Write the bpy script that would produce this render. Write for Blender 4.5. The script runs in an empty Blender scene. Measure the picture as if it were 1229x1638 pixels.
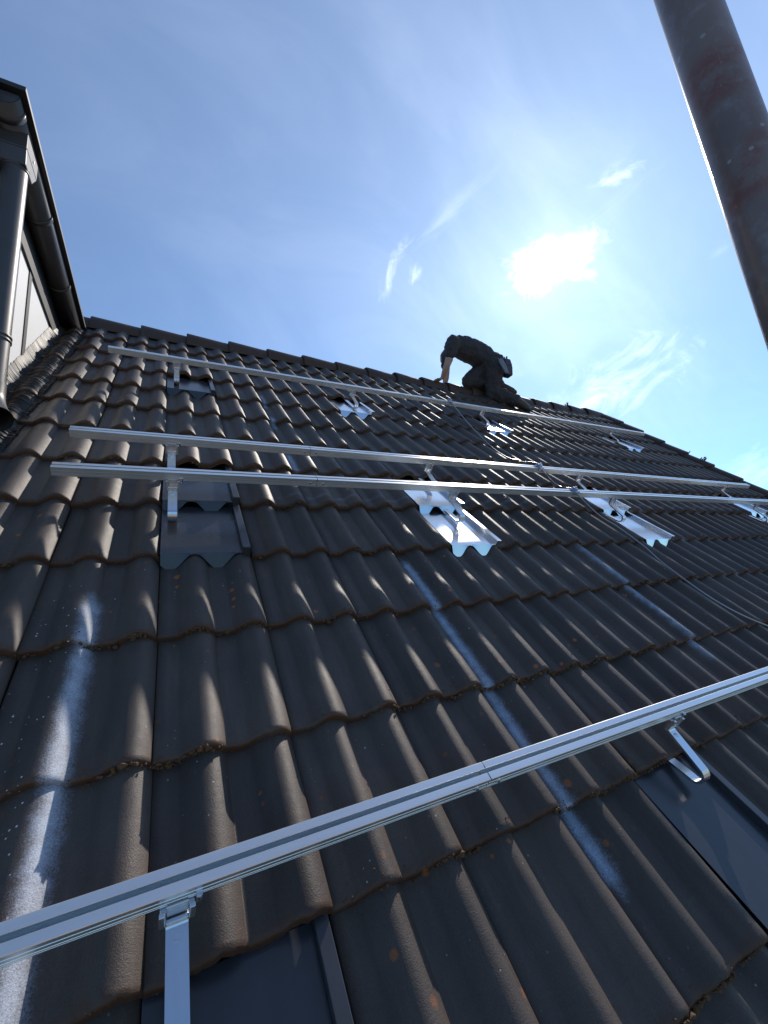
import bpy, math, random
import numpy as np
from mathutils import Vector, Matrix, noise
random.seed(7); rs = np.random.RandomState(7)
sc = bpy.context.scene
col = sc.collection
R = math.radians

# ---------------------------------------------------------------- frames
TH = R(46.5)                                   # pitch of the roof
cT, sT = math.cos(TH), math.sin(TH)
ROOF = Matrix(((1,0,0,0),(0,cT,-sT,0),(0,sT,cT,0),(0,0,0,1)))   # (x, up-slope v, normal h) -> world
I4 = Matrix.Identity(4)
G = 0.3483                                     # tile gauge
GROUND = -7.2

# ---------------------------------------------------------------- camera
cam_d = bpy.data.cameras.new('camera'); cam = bpy.data.objects.new('camera', cam_d); col.objects.link(cam)
sc.camera = cam
cam_d.sensor_fit = 'HORIZONTAL'; cam_d.sensor_width = 36; cam_d.lens = 19.55
cam_d.clip_start = 0.02; cam_d.clip_end = 6000
Rc = Matrix(((0.8900874,-0.3763436,0.2571182),(0.0115254,-0.5453512,-0.8381284),(0.4556441,0.7489710,-0.4810727)))
axes = Rc.transposed()                          # columns: camera right, down, forward in roof coords
M3 = ROOF.to_3x3() @ axes
rx, dn, fw = M3.col[0], M3.col[1], M3.col[2]
cpos = ROOF @ Vector((0.0285904,-1.2541422,1.0103585))
cm = Matrix.Identity(4)
for i in range(3):
    cm[i][0] = rx[i]; cm[i][1] = -dn[i]; cm[i][2] = -fw[i]; cm[i][3] = cpos[i]
cam.matrix_world = cm

# ---------------------------------------------------------------- light and sky
SUN = Vector((0.6379,0.4352,0.6353)).normalized()
VEIL = Vector((0.6521,0.4453,0.6136)).normalized()      # brightest part of the lit haze and thin cloud
el = math.asin(VEIL.z); az = math.atan2(VEIL.x, VEIL.y)
sd = bpy.data.lights.new('sun','SUN'); sun = bpy.data.objects.new('sun', sd); col.objects.link(sun)
sd.energy = 5.0; sd.angle = R(0.7); sd.color = (1.0,0.92,0.82)
sun.rotation_euler = SUN.to_track_quat('Z','Y').to_euler(); sun.location = (4,3,12)

class NT:
    """small helper to write node graphs"""
    def __init__(s, tree): s.t = tree; s.n = tree.nodes; s.l = tree.links
    def node(s, kind, **kw):
        n = s.n.new(kind)
        for k, v in kw.items(): setattr(n, k, v)
        return n
    def put(s, sock, v):
        if isinstance(v, bpy.types.NodeSocket): s.l.new(v, sock)
        else:
            try: sock.default_value = v
            except Exception: sock.default_value = (v, v, v)
    def m(s, op, a, b=0.0, c=None, clamp=False):
        n = s.node('ShaderNodeMath', operation=op, use_clamp=clamp)
        s.put(n.inputs[0], a); s.put(n.inputs[1], b)
        if c is not None: s.put(n.inputs[2], c)
        return n.outputs[0]
    def v(s, op, a, b=(0,0,0), scale=None):
        n = s.node('ShaderNodeVectorMath', operation=op)
        s.put(n.inputs[0], a); s.put(n.inputs[1], b)
        if scale is not None: s.put(n.inputs['Scale'], scale)
        return n.outputs['Value'] if op in ('DOT_PRODUCT','LENGTH','DISTANCE') else n.outputs[0]
    def noise(s, vec, scale, detail=4, rough=0.55, dist=0.0, color=False):
        n = s.node('ShaderNodeTexNoise')
        s.put(n.inputs['Vector'], vec); n.inputs['Scale'].default_value = scale
        n.inputs['Detail'].default_value = detail; n.inputs['Roughness'].default_value = rough
        n.inputs['Distortion'].default_value = dist
        return n.outputs['Color' if color else 'Fac']
    def vor(s, vec, scale, feature='F1', out='Distance'):
        n = s.node('ShaderNodeTexVoronoi', feature=feature)
        s.put(n.inputs['Vector'], vec); n.inputs['Scale'].default_value = scale
        return n.outputs[out]
    def ss(s, x, a, b, c=0.0, d=1.0):
        n = s.node('ShaderNodeMapRange', interpolation_type='SMOOTHSTEP')
        s.put(n.inputs[0], x); s.put(n.inputs[1], a); s.put(n.inputs[2], b); s.put(n.inputs[3], c); s.put(n.inputs[4], d)
        return n.outputs[0]
    def mix(s, f, a, b, blend='MIX'):
        n = s.node('ShaderNodeMix', data_type='RGBA', blend_type=blend)
        s.put(n.inputs[0], f)
        for k, q in ((6,a),(7,b)):
            s.put(n.inputs[k], q if isinstance(q, bpy.types.NodeSocket) else (*q, 1.0) if len(q) == 3 else q)
        return n.outputs[2]
    def sep(s, vec):
        n = s.node('ShaderNodeSeparateXYZ'); s.put(n.inputs[0], vec); return n.outputs
    def comb(s, x, y, z):
        n = s.node('ShaderNodeCombineXYZ'); s.put(n.inputs[0], x); s.put(n.inputs[1], y); s.put(n.inputs[2], z); return n.outputs[0]
    def bump(s, h, strength, dist):
        n = s.node('ShaderNodeBump'); s.put(n.inputs['Height'], h)
        n.inputs['Strength'].default_value = strength; n.inputs['Distance'].default_value = dist
        return n.outputs[0]

world = bpy.data.worlds.new('World'); sc.world = world; world.use_nodes = True
w = NT(world.node_tree); w.n.clear()
sky = w.node('ShaderNodeTexSky', sky_type='NISHITA', sun_disc=False)
sky.sun_elevation = el; sky.sun_rotation = az; sky.air_density = 1.0; sky.dust_density = 0.2; sky.ozone_density = 2.2; sky.altitude = 200
geo = w.node('ShaderNodeNewGeometry')
D = w.v('SCALE', geo.outputs['Incoming'], scale=-1.0)
skyc = w.v('MULTIPLY', sky.outputs[0], (0.57,0.94,1.22))
cosg = w.v('DOT_PRODUCT', D, tuple(VEIL))
ang = w.m('ARCCOSINE', w.m('MINIMUM', cosg, 0.999999))
# thin veil round the sun lit from behind
a1 = w.m('MULTIPLY', w.m('EXPONENT', w.m('MULTIPLY', w.m('POWER', w.m('DIVIDE', ang, 0.040), 1.5), -1.0)), 2.0)
a2 = w.m('MULTIPLY', w.m('EXPONENT', w.m('MULTIPLY', ang, -4.5)), 1.3)
a3 = w.m('MULTIPLY', w.m('EXPONENT', w.m('MULTIPLY', ang, -1.05)), 3.0)
aur = w.m('ADD', w.m('ADD', a1, a2), a3)
glow = w.v('ADD', w.v('SCALE', (1.04,0.99,0.98), scale=w.m('ADD', a1, a2)), w.v('SCALE', (0.88,0.965,1.07), scale=a3))
tot = w.v('ADD', skyc, glow)
# clouds: thin shreds of cirrus in the sky, by direction
def cloud(c, axis, la, lb, scale, lo, hi, gain, stretch=3.0, power=1.0):
    c = Vector(c).normalized(); t = Vector(axis); t = (t - c*t.dot(c)).normalized(); u = c.cross(t)
    dt = w.v('DOT_PRODUCT', D, tuple(t)); du = w.v('DOT_PRODUCT', D, tuple(u))
    front = w.m('GREATER_THAN', w.v('DOT_PRODUCT', D, tuple(c)), 0.3)
    r2 = w.m('ADD', w.m('POWER', w.m('DIVIDE', dt, la), 2.0), w.m('POWER', w.m('DIVIDE', du, lb), 2.0))
    mask = w.m('EXPONENT', w.m('MULTIPLY', r2, -1.0))
    nv = w.noise(w.comb(w.m('DIVIDE', dt, stretch), du, c.x*7), scale, 8, 0.66, 1.2)
    d = w.ss(w.m('ADD', nv, w.m('MULTIPLY', w.m('SUBTRACT', mask, 1.0), 0.45)), lo, hi)
    return w.m('MULTIPLY', w.m('MULTIPLY', d, front), gain)
shreds = [
 cloud((0.664,0.425,0.614),(0.75,-0.6,-0.1),0.100,0.055,8,0.22,0.72,16.0,1.2),
 cloud((0.640,0.470,0.600),(0.3,0.6,-0.6),0.055,0.050,10,0.24,0.74,12.0,1.1),
 cloud((0.670,0.330,0.665),(0.35,-0.85,0.35),0.160,0.050,9,0.34,0.80,1.6,2.4),
 cloud((0.6725,0.3075,0.6731),(0.7,-0.6,0.2),0.048,0.026,20,0.32,0.72,2.8,2),
 cloud((0.3996,0.6408,0.6555),(0.1,-0.6,0.7),0.075,0.022,20,0.33,0.72,2.6,2.5),
 cloud((0.4466,0.6028,0.6612),(0.1,-0.5,0.6),0.037,0.019,26,0.30,0.68,2.8,2),
 cloud((0.470,0.500,0.725),(0.45,-0.75,0.45),0.200,0.035,13,0.34,0.82,1.5,3.5),
 cloud((0.4124,0.5874,0.6963),(0.3,-0.7,0.5),0.045,0.018,26,0.30,0.70,2.2,2),
 cloud((0.800,0.450,0.388),(0.35,-0.55,0.28),0.190,0.100,17,0.32,0.72,3.0,1.9),
 cloud((0.770,0.510,0.372),(0.75,-0.50,0.10),0.200,0.050,13,0.34,0.80,1.8,2.4),
 cloud((0.8144,0.2529,0.5223),(0.3,-0.8,0.3),0.045,0.026,24,0.36,0.72,1.0,2),
 cloud((0.9342,0.3213,0.17),(0.3,-0.9,0.0),0.160,0.060,11,0.34,0.70,2.4,2.5),
 cloud((0.540,0.700,0.455),(0.75,-0.6,0.0),0.220,0.050,13,0.34,0.80,1.6,2.5),
]
cl = shreds[0]
for q in shreds[1:]: cl = w.m('ADD', cl, q)
veil = w.m('MULTIPLY', w.ss(w.noise(w.v('MULTIPLY', D, (1.0,2.4,1.4)), 2.6, 8, 0.58, 0.5), 0.36, 0.80), w.m('EXPONENT', w.m('MULTIPLY', ang, -1.7)))
cl = w.m('ADD', w.m('MULTIPLY', cl, 1.5), w.m('MULTIPLY', veil, 1.8))
tot = w.v('ADD', tot, w.v('SCALE', (1.0,1.0,1.02), scale=cl))
bg = w.node('ShaderNodeBackground'); w.put(bg.inputs[0], tot); bg.inputs[1].default_value = 0.116
wo = w.node('ShaderNodeOutputWorld'); w.l.new(bg.outputs[0], wo.inputs[0])

sc.view_settings.view_transform = 'Standard'; sc.view_settings.look = 'None'
sc.view_settings.exposure = 0.0; sc.view_settings.gamma = 1.0
sc.render.engine = 'CYCLES'
sc.cycles.max_bounces = 8; sc.cycles.glossy_bounces = 4; sc.cycles.diffuse_bounces = 3
sc.cycles.sample_clamp_indirect = 6
sc.render.resolution_x = 768; sc.render.resolution_y = 1024

# ---------------------------------------------------------------- mesh and object helpers
class MB:
    def __init__(s): s.v = []; s.f = []; s.sm = []
    def add(s, vs, fs, smooth=False):
        o = len(s.v); s.v += [tuple(q) for q in vs]; s.f += [tuple(o+i for i in f) for f in fs]; s.sm += [smooth]*len(fs); return s
    def box(s, x0, x1, y0, y1, z0, z1):
        vs = [(x,y,z) for x in (x0,x1) for y in (y0,y1) for z in (z0,z1)]
        return s.add(vs, [(0,1,3,2),(4,6,7,5),(0,4,5,1),(2,3,7,6),(0,2,6,4),(1,5,7,3)])
    def prism(s, prof, x0, x1, smooth=False):          # prof: (y,z) outline swept along x
        n = len(prof)
        vs = [(x0,y,z) for y,z in prof] + [(x1,y,z) for y,z in prof]
        s.add(vs, [(i,(i+1)%n,(i+1)%n+n,i+n) for i in range(n)], smooth)
        s.add(vs, [tuple(range(n))[::-1], tuple(range(n,2*n))])
        return s
    def ribbon(s, path, x0, x1, t):                    # strap of thickness t following a (y,z) path
        P = [Vector((a,b)) for a,b in path]; n = len(P); up=[]; lo=[]
        for i,p in enumerate(P):
            d = (P[min(i+1,n-1)]-P[max(i-1,0)]).normalized(); nn = Vector((-d.y,d.x))*t/2
            up.append(p+nn); lo.append(p-nn)
        prof = [tuple(q) for q in up] + [tuple(q) for q in lo[::-1]]
        m = len(prof)
        vs = [(x0,y,z) for y,z in prof] + [(x1,y,z) for y,z in prof]
        s.add(vs, [(i,(i+1)%m,(i+1)%m+m,i+m) for i in range(m)])
        s.add(vs, [(i,i+1,m-2-i,m-1-i) for i in range(n-1)])
        s.add(vs, [(m+i,2*m-1-i,2*m-2-i,m+i+1) for i in range(n-1)])
        return s
    def tube(s, pts, r, n=14, caps=True, smooth=True):
        pts = [Vector(p) for p in pts]; k = len(pts)
        rr = r if isinstance(r, (list,tuple)) else [r]*k
        d0 = (pts[1]-pts[0]).normalized(); a = d0.orthogonal().normalized(); vs = []
        for i,p in enumerate(pts):
            d = (pts[min(i+1,k-1)]-pts[max(i-1,0)]).normalized()
            a = (a - d*a.dot(d)).normalized(); b = d.cross(a)
            for j in range(n):
                t = 2*math.pi*j/n; vs.append(p + (a*math.cos(t)+b*math.sin(t))*rr[i])
        s.add(vs, [(i*n+j, i*n+(j+1)%n, (i+1)*n+(j+1)%n, (i+1)*n+j) for i in range(k-1) for j in range(n)], smooth)
        if caps: s.add(vs, [tuple(range(n))[::-1], tuple((k-1)*n+j for j in range(n))])
        return s

def mesh_obj(name, mb, mat, frame=I4, parent=None, pw=I4, bevel=0):
    me = bpy.data.meshes.new(name); me.from_pydata(mb.v, [], mb.f); me.update()
    if any(mb.sm):
        me.polygons.foreach_set('use_smooth', mb.sm)
    me.materials.append(mat)
    o = bpy.data.objects.new(name, me); col.objects.link(o)
    if parent is not None:
        o.parent = parent; o.matrix_basis = pw.inverted() @ frame
    else: o.matrix_world = frame
    if bevel:
        b = o.modifiers.new('bevel','BEVEL'); b.width = bevel; b.segments = 2; b.limit_method = 'ANGLE'; b.angle_limit = R(40)
    return o
WM = {}
def thing(name, label, cat, frame, group=None):
    o = bpy.data.objects.new(name, None); col.objects.link(o); o.matrix_world = frame; o.empty_display_size = 0.1
    o['label'] = label; o['category'] = cat
    if group: o['group'] = group
    WM[o] = frame.copy(); return o
def part(name, mb, mat, parent, frame=None, bevel=0, label=None):
    """frame: the coordinate frame the mesh is authored in (default: the thing's own)"""
    pw = WM.get(parent, I4)
    fr = pw if frame is None else frame
    o = mesh_obj(name, mb, mat, fr, parent, pw, bevel); WM[o] = fr.copy()
    if label: o['label'] = label
    return o
def tag(o, label, cat, group=None):
    o['label'] = label; o['category'] = cat
    if group: o['group'] = group
    return o
def dup(root, frame, label=None, mat=None):
    def cp(o, par):
        c = o.copy(); col.objects.link(c); c.parent = par
        if mat and o.type == 'MESH' and o.name.split('.')[0] in mat:
            c.data = o.data.copy(); c.data.materials[0] = mat[o.name.split('.')[0]]
        for ch in list(o.children): cp(ch, c)
        return c
    kids = list(root.children)
    r = root.copy(); col.objects.link(r); r.matrix_world = frame; WM[r] = frame.copy()
    if label: r['label'] = label
    for k in kids: cp(k, r)
    return r
def at_roof(x, v, h=0.0): return ROOF @ Matrix.Translation((x, v, h))

# ---------------------------------------------------------------- materials
def mat(name):
    m = bpy.data.materials.new(name); m.use_nodes = True; n = NT(m.node_tree); b = m.node_tree.nodes['Principled BSDF']; return m, n, b
def simple(name, c, rough, metal=0.0, nscale=30, var=0.12, bump=0.0, rvar=0.15, stretch=(1,1,1), spec=0.5, bdist=0.002):
    m, n, b = mat(name)
    tc = n.node('ShaderNodeTexCoord').outputs['Object']
    vv = n.v('MULTIPLY', tc, stretch)
    nz = n.noise(vv, nscale, 6, 0.6); nz2 = n.noise(vv, nscale*0.17, 3, 0.5)
    k = n.m('ADD', 1-var, n.m('MULTIPLY', n.m('ADD', nz, nz2), var))
    n.put(b.inputs['Base Color'], n.v('SCALE', c, scale=k))
    n.put(b.inputs['Roughness'], n.m('ADD', rough-rvar/2, n.m('MULTIPLY', nz2, rvar)))
    b.inputs['Metallic'].default_value = metal; b.inputs['Specular IOR Level'].default_value = spec
    if bump: n.put(b.inputs['Normal'], n.bump(nz, bump, bdist))
    return m
alu = simple('aluminium', (0.80,0.80,0.80), 0.30, 0.80, 60, 0.10, 0.05, 0.14, (0.15,3,3))
alu2 = simple('aluminium_cast', (0.66,0.68,0.71), 0.36, 1.0, 90, 0.12, 0.1, 0.15)
steel = simple('stainless_steel', (0.72,0.73,0.76), 0.24, 1.0, 50, 0.1, 0.03, 0.12, (3,0.3,3))
galv = simple('bright_sheet', (0.80,0.82,0.85), 0.20, 1.0, 18, 0.10, 0.06, 0.12, (1,0.4,1), bdist=0.004)
dark_sheet = simple('dark_coated_sheet', (0.036,0.037,0.044), 0.26, 0.0, 22, 0.55, 0.08, 0.26, (1,0.5,1), 0.6, 0.004)
zinc_dark = simple('dark_coated_gutter', (0.062,0.057,0.057), 0.40, 0.15, 20, 0.25, 0.04, 0.16)
fascia = simple('dark_fascia', (0.022,0.020,0.020), 0.5, 0.0, 30, 0.2)
panel_m = simple('pale_wall_panel', (0.56,0.56,0.56), 0.55, 0.0, 8, 0.06, 0.03)
joint_m = simple('dark_joint_strip', (0.05,0.047,0.047), 0.5)
lead_m = simple('flashing_sheet', (0.017,0.015,0.015), 0.50, 0.0, 50, 0.3, 0.2, 0.2, spec=0.3)
black_m = simple('pipe_inside', (0.01,0.01,0.01), 0.8)
brick_m, _n, _b = mat('brick'); 
_br = _n.node('ShaderNodeTexBrick'); _n.put(_br.inputs['Vector'], _n.node('ShaderNodeTexCoord').outputs['Object']); _br.inputs['Scale'].default_value = 4
_br.inputs['Color1'].default_value = (0.25,0.10,0.06,1); _br.inputs['Color2'].default_value = (0.20,0.08,0.05,1); _br.inputs['Mortar'].default_value = (0.3,0.29,0.27,1)
_n.l.new(_br.outputs[0], _b.inputs['Base Color']); _b.inputs['Roughness'].default_value = 0.9
bounce_ground_m = simple('bounce_ground', (0.24,0.22,0.19), 0.9, 0, 6, 0.5)  # unseen ground added for bounce light; grey-beige chosen for rail reflections
cable_m = simple('cable_sheath', (0.34,0.34,0.35), 0.35, 0.6, 60)
clip_m = simple('clip_zinc', (0.40,0.47,0.60), 0.35, 0.75, 60)
brass_m = simple('brass_ferrule', (0.75,0.62,0.35), 0.25, 1.0, 60)
skin_m = simple('skin', (0.42,0.24,0.17), 0.5, 0, 30, 0.1, 0.1)
shirt_m = simple('dark_shirt', (0.045,0.040,0.044), 0.9, 0, 14, 0.4, 1.0, bdist=0.03)
trouser_m = simple('dark_trousers', (0.048,0.040,0.040), 0.9, 0, 16, 0.5, 1.0, bdist=0.03)
boot_m = simple('brown_boot', (0.05,0.038,0.030), 0.6, 0, 60, 0.3, 0.3)
pouch_m = simple('pouch_leather', (0.045,0.038,0.036), 0.6, 0, 40, 0.3, 0.3)
cloth_m = simple('grey_cloth', (0.20,0.21,0.27), 0.9, 0, 40, 0.3, 0.3)
hair_m = simple('dark_hair', (0.03,0.02,0.015), 0.6, 0, 80, 0.3, 0.4)
moss_m = simple('moss', (0.095,0.050,0.022), 0.95, 0, 200, 0.6, 0.5)
weed_m = simple('weed', (0.10,0.10,0.04), 0.9, 0, 60, 0.4)

# galvanised tube with old paint marks
tube_m, n, b = mat('galvanised_tube')
tc = n.node('ShaderNodeTexCoord').outputs['Object']
sx = n.sep(tc)
spang = n.noise(tc, 55, 6, 0.65); big = n.noise(n.v('MULTIPLY', tc, (1,1,0.5)), 9, 4, 0.6)
base = n.mix(n.ss(big, 0.35, 0.7), (0.260,0.180,0.150), (0.160,0.108,0.092))
base = n.mix(n.m('MULTIPLY', n.ss(spang, 0.5, 0.75), 0.55), base, (0.34,0.32,0.32))
def band(z, hw):
    return n.m('MULTIPLY', n.ss(n.m('ABSOLUTE', n.m('SUBTRACT', n.m('ADD', sx[2], n.m('MULTIPLY', n.m('SUBTRACT', big, 0.5), 0.05)), z)), hw*1.3, hw*0.4), n.ss(n.noise(tc, 28, 5, 0.7), 0.42, 0.62))
red = n.m('MAXIMUM', band(0.455+7.2-0.214, 0.030), band(0.345+7.2-0.214, 0.035))
base = n.mix(n.m('MULTIPLY', red, 0.7), base, (0.22,0.06,0.04))
scr = n.ss(n.noise(n.v('MULTIPLY', tc, (9,9,1)), 60, 5, 0.75), 0.62, 0.70)
base = n.mix(n.m('MULTIPLY', scr, 0.5), base, (0.42,0.38,0.36))
spl = n.m('LESS_THAN', n.m('ADD', n.vor(tc, 38), n.m('MULTIPLY', big, 0.25)), 0.20)
base = n.mix(n.m('MULTIPLY', spl, 0.7), base, (0.40,0.37,0.34))
n.put(b.inputs['Base Color'], base); b.inputs['Metallic'].default_value = 0.4
n.put(b.inputs['Roughness'], n.m('ADD', 0.24, n.m('MULTIPLY', spang, 0.2))); n.put(b.inputs['Normal'], n.bump(spang, 0.25, 0.0015))

# concrete roof tiles
def tile_material(name, paint=True):
    m, n, b = mat(name)
    tc = n.node('ShaderNodeTexCoord').outputs['Object']; X, V, H = n.sep(tc)
    tone = n.node('ShaderNodeAttribute', attribute_name='tile_tone').outputs['Fac']
    edge = n.node('ShaderNodeAttribute', attribute_name='edge_dist').outputs['Fac']
    fine = n.noise(tc, 420, 3, 0.7); med = n.noise(tc, 60, 6, 0.65); big = n.noise(tc, 5.5, 5, 0.6)
    streak = n.noise(n.v('MULTIPLY', tc, (1,0.12,1)), 45, 4, 0.6)
    c = n.mix(n.ss(big, 0.3, 0.7), (0.086,0.063,0.050), (0.063,0.048,0.040))
    c = n.mix(n.m('MULTIPLY', n.ss(streak, 0.45, 0.75), 0.40), c, (0.116,0.088,0.070))
    c = n.v('SCALE', c, scale=n.m('ADD', 0.30, n.m('MULTIPLY', fine, 1.0)))
    c = n.v('SCALE', c, scale=n.m('ADD', 0.80, n.m('MULTIPLY', tone, 0.40)))
    # old moss and dirt sitting on the lower edge of each tile
    dirt = n.m('MULTIPLY', n.ss(n.m('ADD', edge, n.m('MULTIPLY', n.m('SUBTRACT', med, 0.5), 0.07)), 0.026, -0.004), n.ss(n.noise(tc, 14, 4, 0.6), 0.28, 0.52))
    c = n.mix(n.m('MULTIPLY', dirt, 0.9), c, (0.070,0.032,0.016))
    # lichen: orange rosettes and pale specks
    def spots(scale, lo, hi, r, keep):
        vo = n.node('ShaderNodeTexVoronoi'); n.put(vo.inputs['Vector'], tc); vo.inputs['Scale'].default_value = scale
        rnd = n.sep(vo.outputs['Color'])
        rad = n.m('ADD', lo, n.m('MULTIPLY', rnd[1], hi-lo))
        d = n.m('ADD', vo.outputs['Distance'], n.m('MULTIPLY', n.m('SUBTRACT', med, 0.5), 0.25))
        return n.m('MULTIPLY', n.ss(d, rad, n.m('MULTIPLY', rad, 0.55)), n.m('LESS_THAN', rnd[0], keep))
    patch = n.ss(n.noise(tc, 2.6, 2, 0.5), 0.42, 0.62)
    org = n.m('MULTIPLY', spots(24, 0.06, 0.30, 0, 0.24), n.m('ADD', 0.15, patch))
    c = n.mix(n.m('MINIMUM', n.m('MULTIPLY', org, 0.85), 1.0), c, (0.30,0.095,0.022))
    wht = n.m('MULTIPLY', spots(70, 0.05, 0.19, 0, 0.16), patch)
    c = n.mix(wht, c, (0.34,0.34,0.33))
    if paint:
        # sprayed rafter marks
        sp1 = n.noise(tc, 330, 2, 0.8); sp2 = n.noise(tc, 30, 4, 0.6)
        acc = None
        for (x0, v0, v1, wd, g) in [(-0.165,-1.6,-0.13,0.029,0.86),(0.925,-1.25,-0.02,0.032,0.80),(0.622,0.66,0.98,0.026,0.8),(0.622,1.25,1.52,0.024,0.75),(0.622,1.62,1.98,0.024,0.7),
                                    (2.050,-0.85,0.02,0.030,0.66),(3.135,-0.75,0.42,0.045,0.62),(0.30,1.02,1.3,0.02,0.0)]:
            if g == 0: continue
            ax = n.m('ABSOLUTE', n.m('SUBTRACT', X, x0))
            fx = n.m('EXPONENT', n.m('MULTIPLY', n.m('POWER', n.m('DIVIDE', ax, wd), 2.0), -1.0))
            fv = n.m('MULTIPLY', n.ss(V, v0-0.03, v0+0.08), n.ss(V, v1+0.03, v1-0.10))
            f = n.m('MULTIPLY', n.m('MULTIPLY', fx, fv), g)
            acc = f if acc is None else n.m('MAXIMUM', acc, f)
        # overspray line under the third rail
        av = n.m('ABSOLUTE', n.m('SUBTRACT', V, 0.425))
        fo = n.m('MULTIPLY', n.m('EXPONENT', n.m('MULTIPLY', n.m('POWER', n.m('DIVIDE', av, 0.026), 2.0), -1.0)), n.m('MULTIPLY', n.ss(X, 0.3, 0.6), 0.42))
        acc = n.m('MAXIMUM', acc, fo)
        dens = n.m('ADD', acc, n.m('MULTIPLY', n.m('SUBTRACT', n.m('ADD', n.m('MULTIPLY', sp1, 0.6), n.m('MULTIPLY', sp2, 0.4)), 0.5), 1.6))
        pm = n.m('MULTIPLY', n.m('MULTIPLY', n.ss(dens, 0.22, 1.25), n.ss(acc, 0.02, 0.3)), n.ss(X, 0.0, 0.6, 1.0, 0.95))
        c = n.mix(pm, c, n.mix(n.ss(X, 0.0, 0.4), (0.40,0.45,0.54), (0.36,0.46,0.61)))
        # splashes round the first mark
        vo = n.node('ShaderNodeTexVoronoi'); n.put(vo.inputs['Vector'], tc); vo.inputs['Scale'].default_value = 95
        rn = n.sep(vo.outputs['Color'])
        sm = n.m('MULTIPLY', n.m('LESS_THAN', vo.outputs['Distance'], n.m('MULTIPLY', rn[1], 0.22)), n.m('LESS_THAN', rn[0], 0.35))
        reg = n.m('EXPONENT', n.m('MULTIPLY', n.m('POWER', n.m('DIVIDE', n.m('ABSOLUTE', n.m('SUBTRACT', X, -0.235)), 0.05), 2.0), -1.0))
        reg = n.m('MULTIPLY', reg, n.ss(V, -0.05, -0.2))
        c = n.mix(n.m('MULTIPLY', sm, n.ss(reg, 0.1, 0.6)), c, (0.55,0.57,0.60))
    n.put(b.inputs['Base Color'], c)
    n.put(b.inputs['Roughness'], n.m('ADD', 0.42, n.m('MULTIPLY', med, 0.22)))
    b.inputs['Specular IOR Level'].default_value = 0.38
    hgt = n.m('ADD', n.m('MULTIPLY', fine, 0.55), n.m('MULTIPLY', med, 0.45))
    n.put(b.inputs['Normal'], n.bump(hgt, 0.8, 0.0018))
    return m
tile_m = tile_material('concrete_tile')
cap_m = tile_material('concrete_cap', False)

# ---------------------------------------------------------------- ground
gm = MB(); gm.add([(-600,-600,GROUND),(600,-600,GROUND),(600,600,GROUND),(-600,600,GROUND)], [(0,1,2,3)])
go = mesh_obj('ground', gm, bounce_ground_m); go['kind'] = 'structure'; go['label'] = 'pale unseen ground round the house, added to bounce light'

# ---------------------------------------------------------------- house
HB = Matrix.Translation((0, 2.2, GROUND))
house = thing('house', 'brick house under a steep brown concrete tile roof with a flat roofed dormer', 'house', HB)
RIDGE_V = 3.215
ry, rz = RIDGE_V*cT, RIDGE_V*sT
XL, XR = -6.0, 6.0
J0, J1 = -5, 8                     # lowest and highest course

def prof(s):
    """tile cross-section over one 150 mm roll; the roll falls steeply on its right"""
    s = s % 0.15
    if s < 0.050: return 0.0
    t = (s-0.050)/0.100
    return 0.030*max(0.0, math.sin(math.pi*min(1.0, t**1.25)))**0.85
SS = [0,0.003,0.028,0.048,0.0525,0.0565,0.061,0.067,0.073,0.081,0.090,0.100,0.110,0.119,0.127,0.134,0.140,0.1445,0.1475,0.1492]
SS2 = SS + [0.15+q for q in SS[0:]] + [0.2995]
METAL = {(0,0),(0,1),(0,5),(0,-4),(8,0),(8,1),(8,5),(8,-4),(18,0),(18,1),(18,5),(32,0),(32,1),(32,5)}
def tile_height(x, v):
    j = math.floor(v/G); d = (v - j*G)
    return prof(x) + 0.008 - 0.022*d/G
LIFT = {(0,-3),(8,-3),(18,-3),(0,2),(8,2),(18,2),(32,2),(0,6),(8,6),(18,6),(32,6)}
tv, tf, tone, edge, sm = [], [], [], [], []
def add_tile(x0, j, cover=0.045):
    v0 = j*G; dx = rs.normal(0,0.0012); dv = rs.normal(0,0.0022); dh = rs.normal(0,0.0012); rot = rs.normal(0,0.0035); tn = rs.rand(); tilt = rs.normal(0,0.004); lift = 0.013 if (round(x0/0.15), j) in LIFT else 0.0
    rows = [(-0.0015,-0.026),(-0.0005,-0.012),(0.0,-0.0045),(0.0035,-0.0005),(0.012,0.0),(0.10,0.0),(0.22,0.0),(G+cover,0.0)]
    base = len(tv); n = len(SS2)
    top = v0+G+cover > RIDGE_V
    wob = [rs.normal(0,0.0007)+0.0024*noise.noise(Vector(((x0+q)*28, j*5.1, 0.5)))+0.0022*noise.noise(Vector(((x0+q)*90, j*5.1, 2.5))) for q in SS2]
    for r,(dd,hh) in enumerate(rows):
        for i,s in enumerate(SS2):
            x = x0+s+dx; v = v0+dd+dv
            if r < 4: v += wob[i]
            if top and r == 7: v = RIDGE_V-0.02
            v += rot*(s-0.15)
            d = v-v0
            h = prof(s if s < 0.2994 else 0.1498) + 0.008 - 0.022*d/G + hh + dh + tilt*(s-0.15) + lift*max(0.0, 1-max(d,0)/G)
            if s > 0.2994: h -= 0.006
            if s < 0.002: h -= 0.005
            x -= rot*(dd)
            tv.append((x,v,h)); tone.append(tn); edge.append(max(0,dd) if r>=3 else -0.01)
    for r in range(len(rows)-1):
        for i in range(n-1):
            a = base+r*n+i; tf.append((a,a+1,a+n+1,a+n)); sm.append(True)
for j in range(J0, J1+1):
    for c in range(-40, 40, 2):
        if (c, j) in METAL: continue
        add_tile(c*0.15, j)
me = bpy.data.meshes.new('roof_tiles'); me.from_pydata(tv, [], tf); me.update()
me.polygons.foreach_set('use_smooth', sm); me.materials.append(tile_m)
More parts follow.
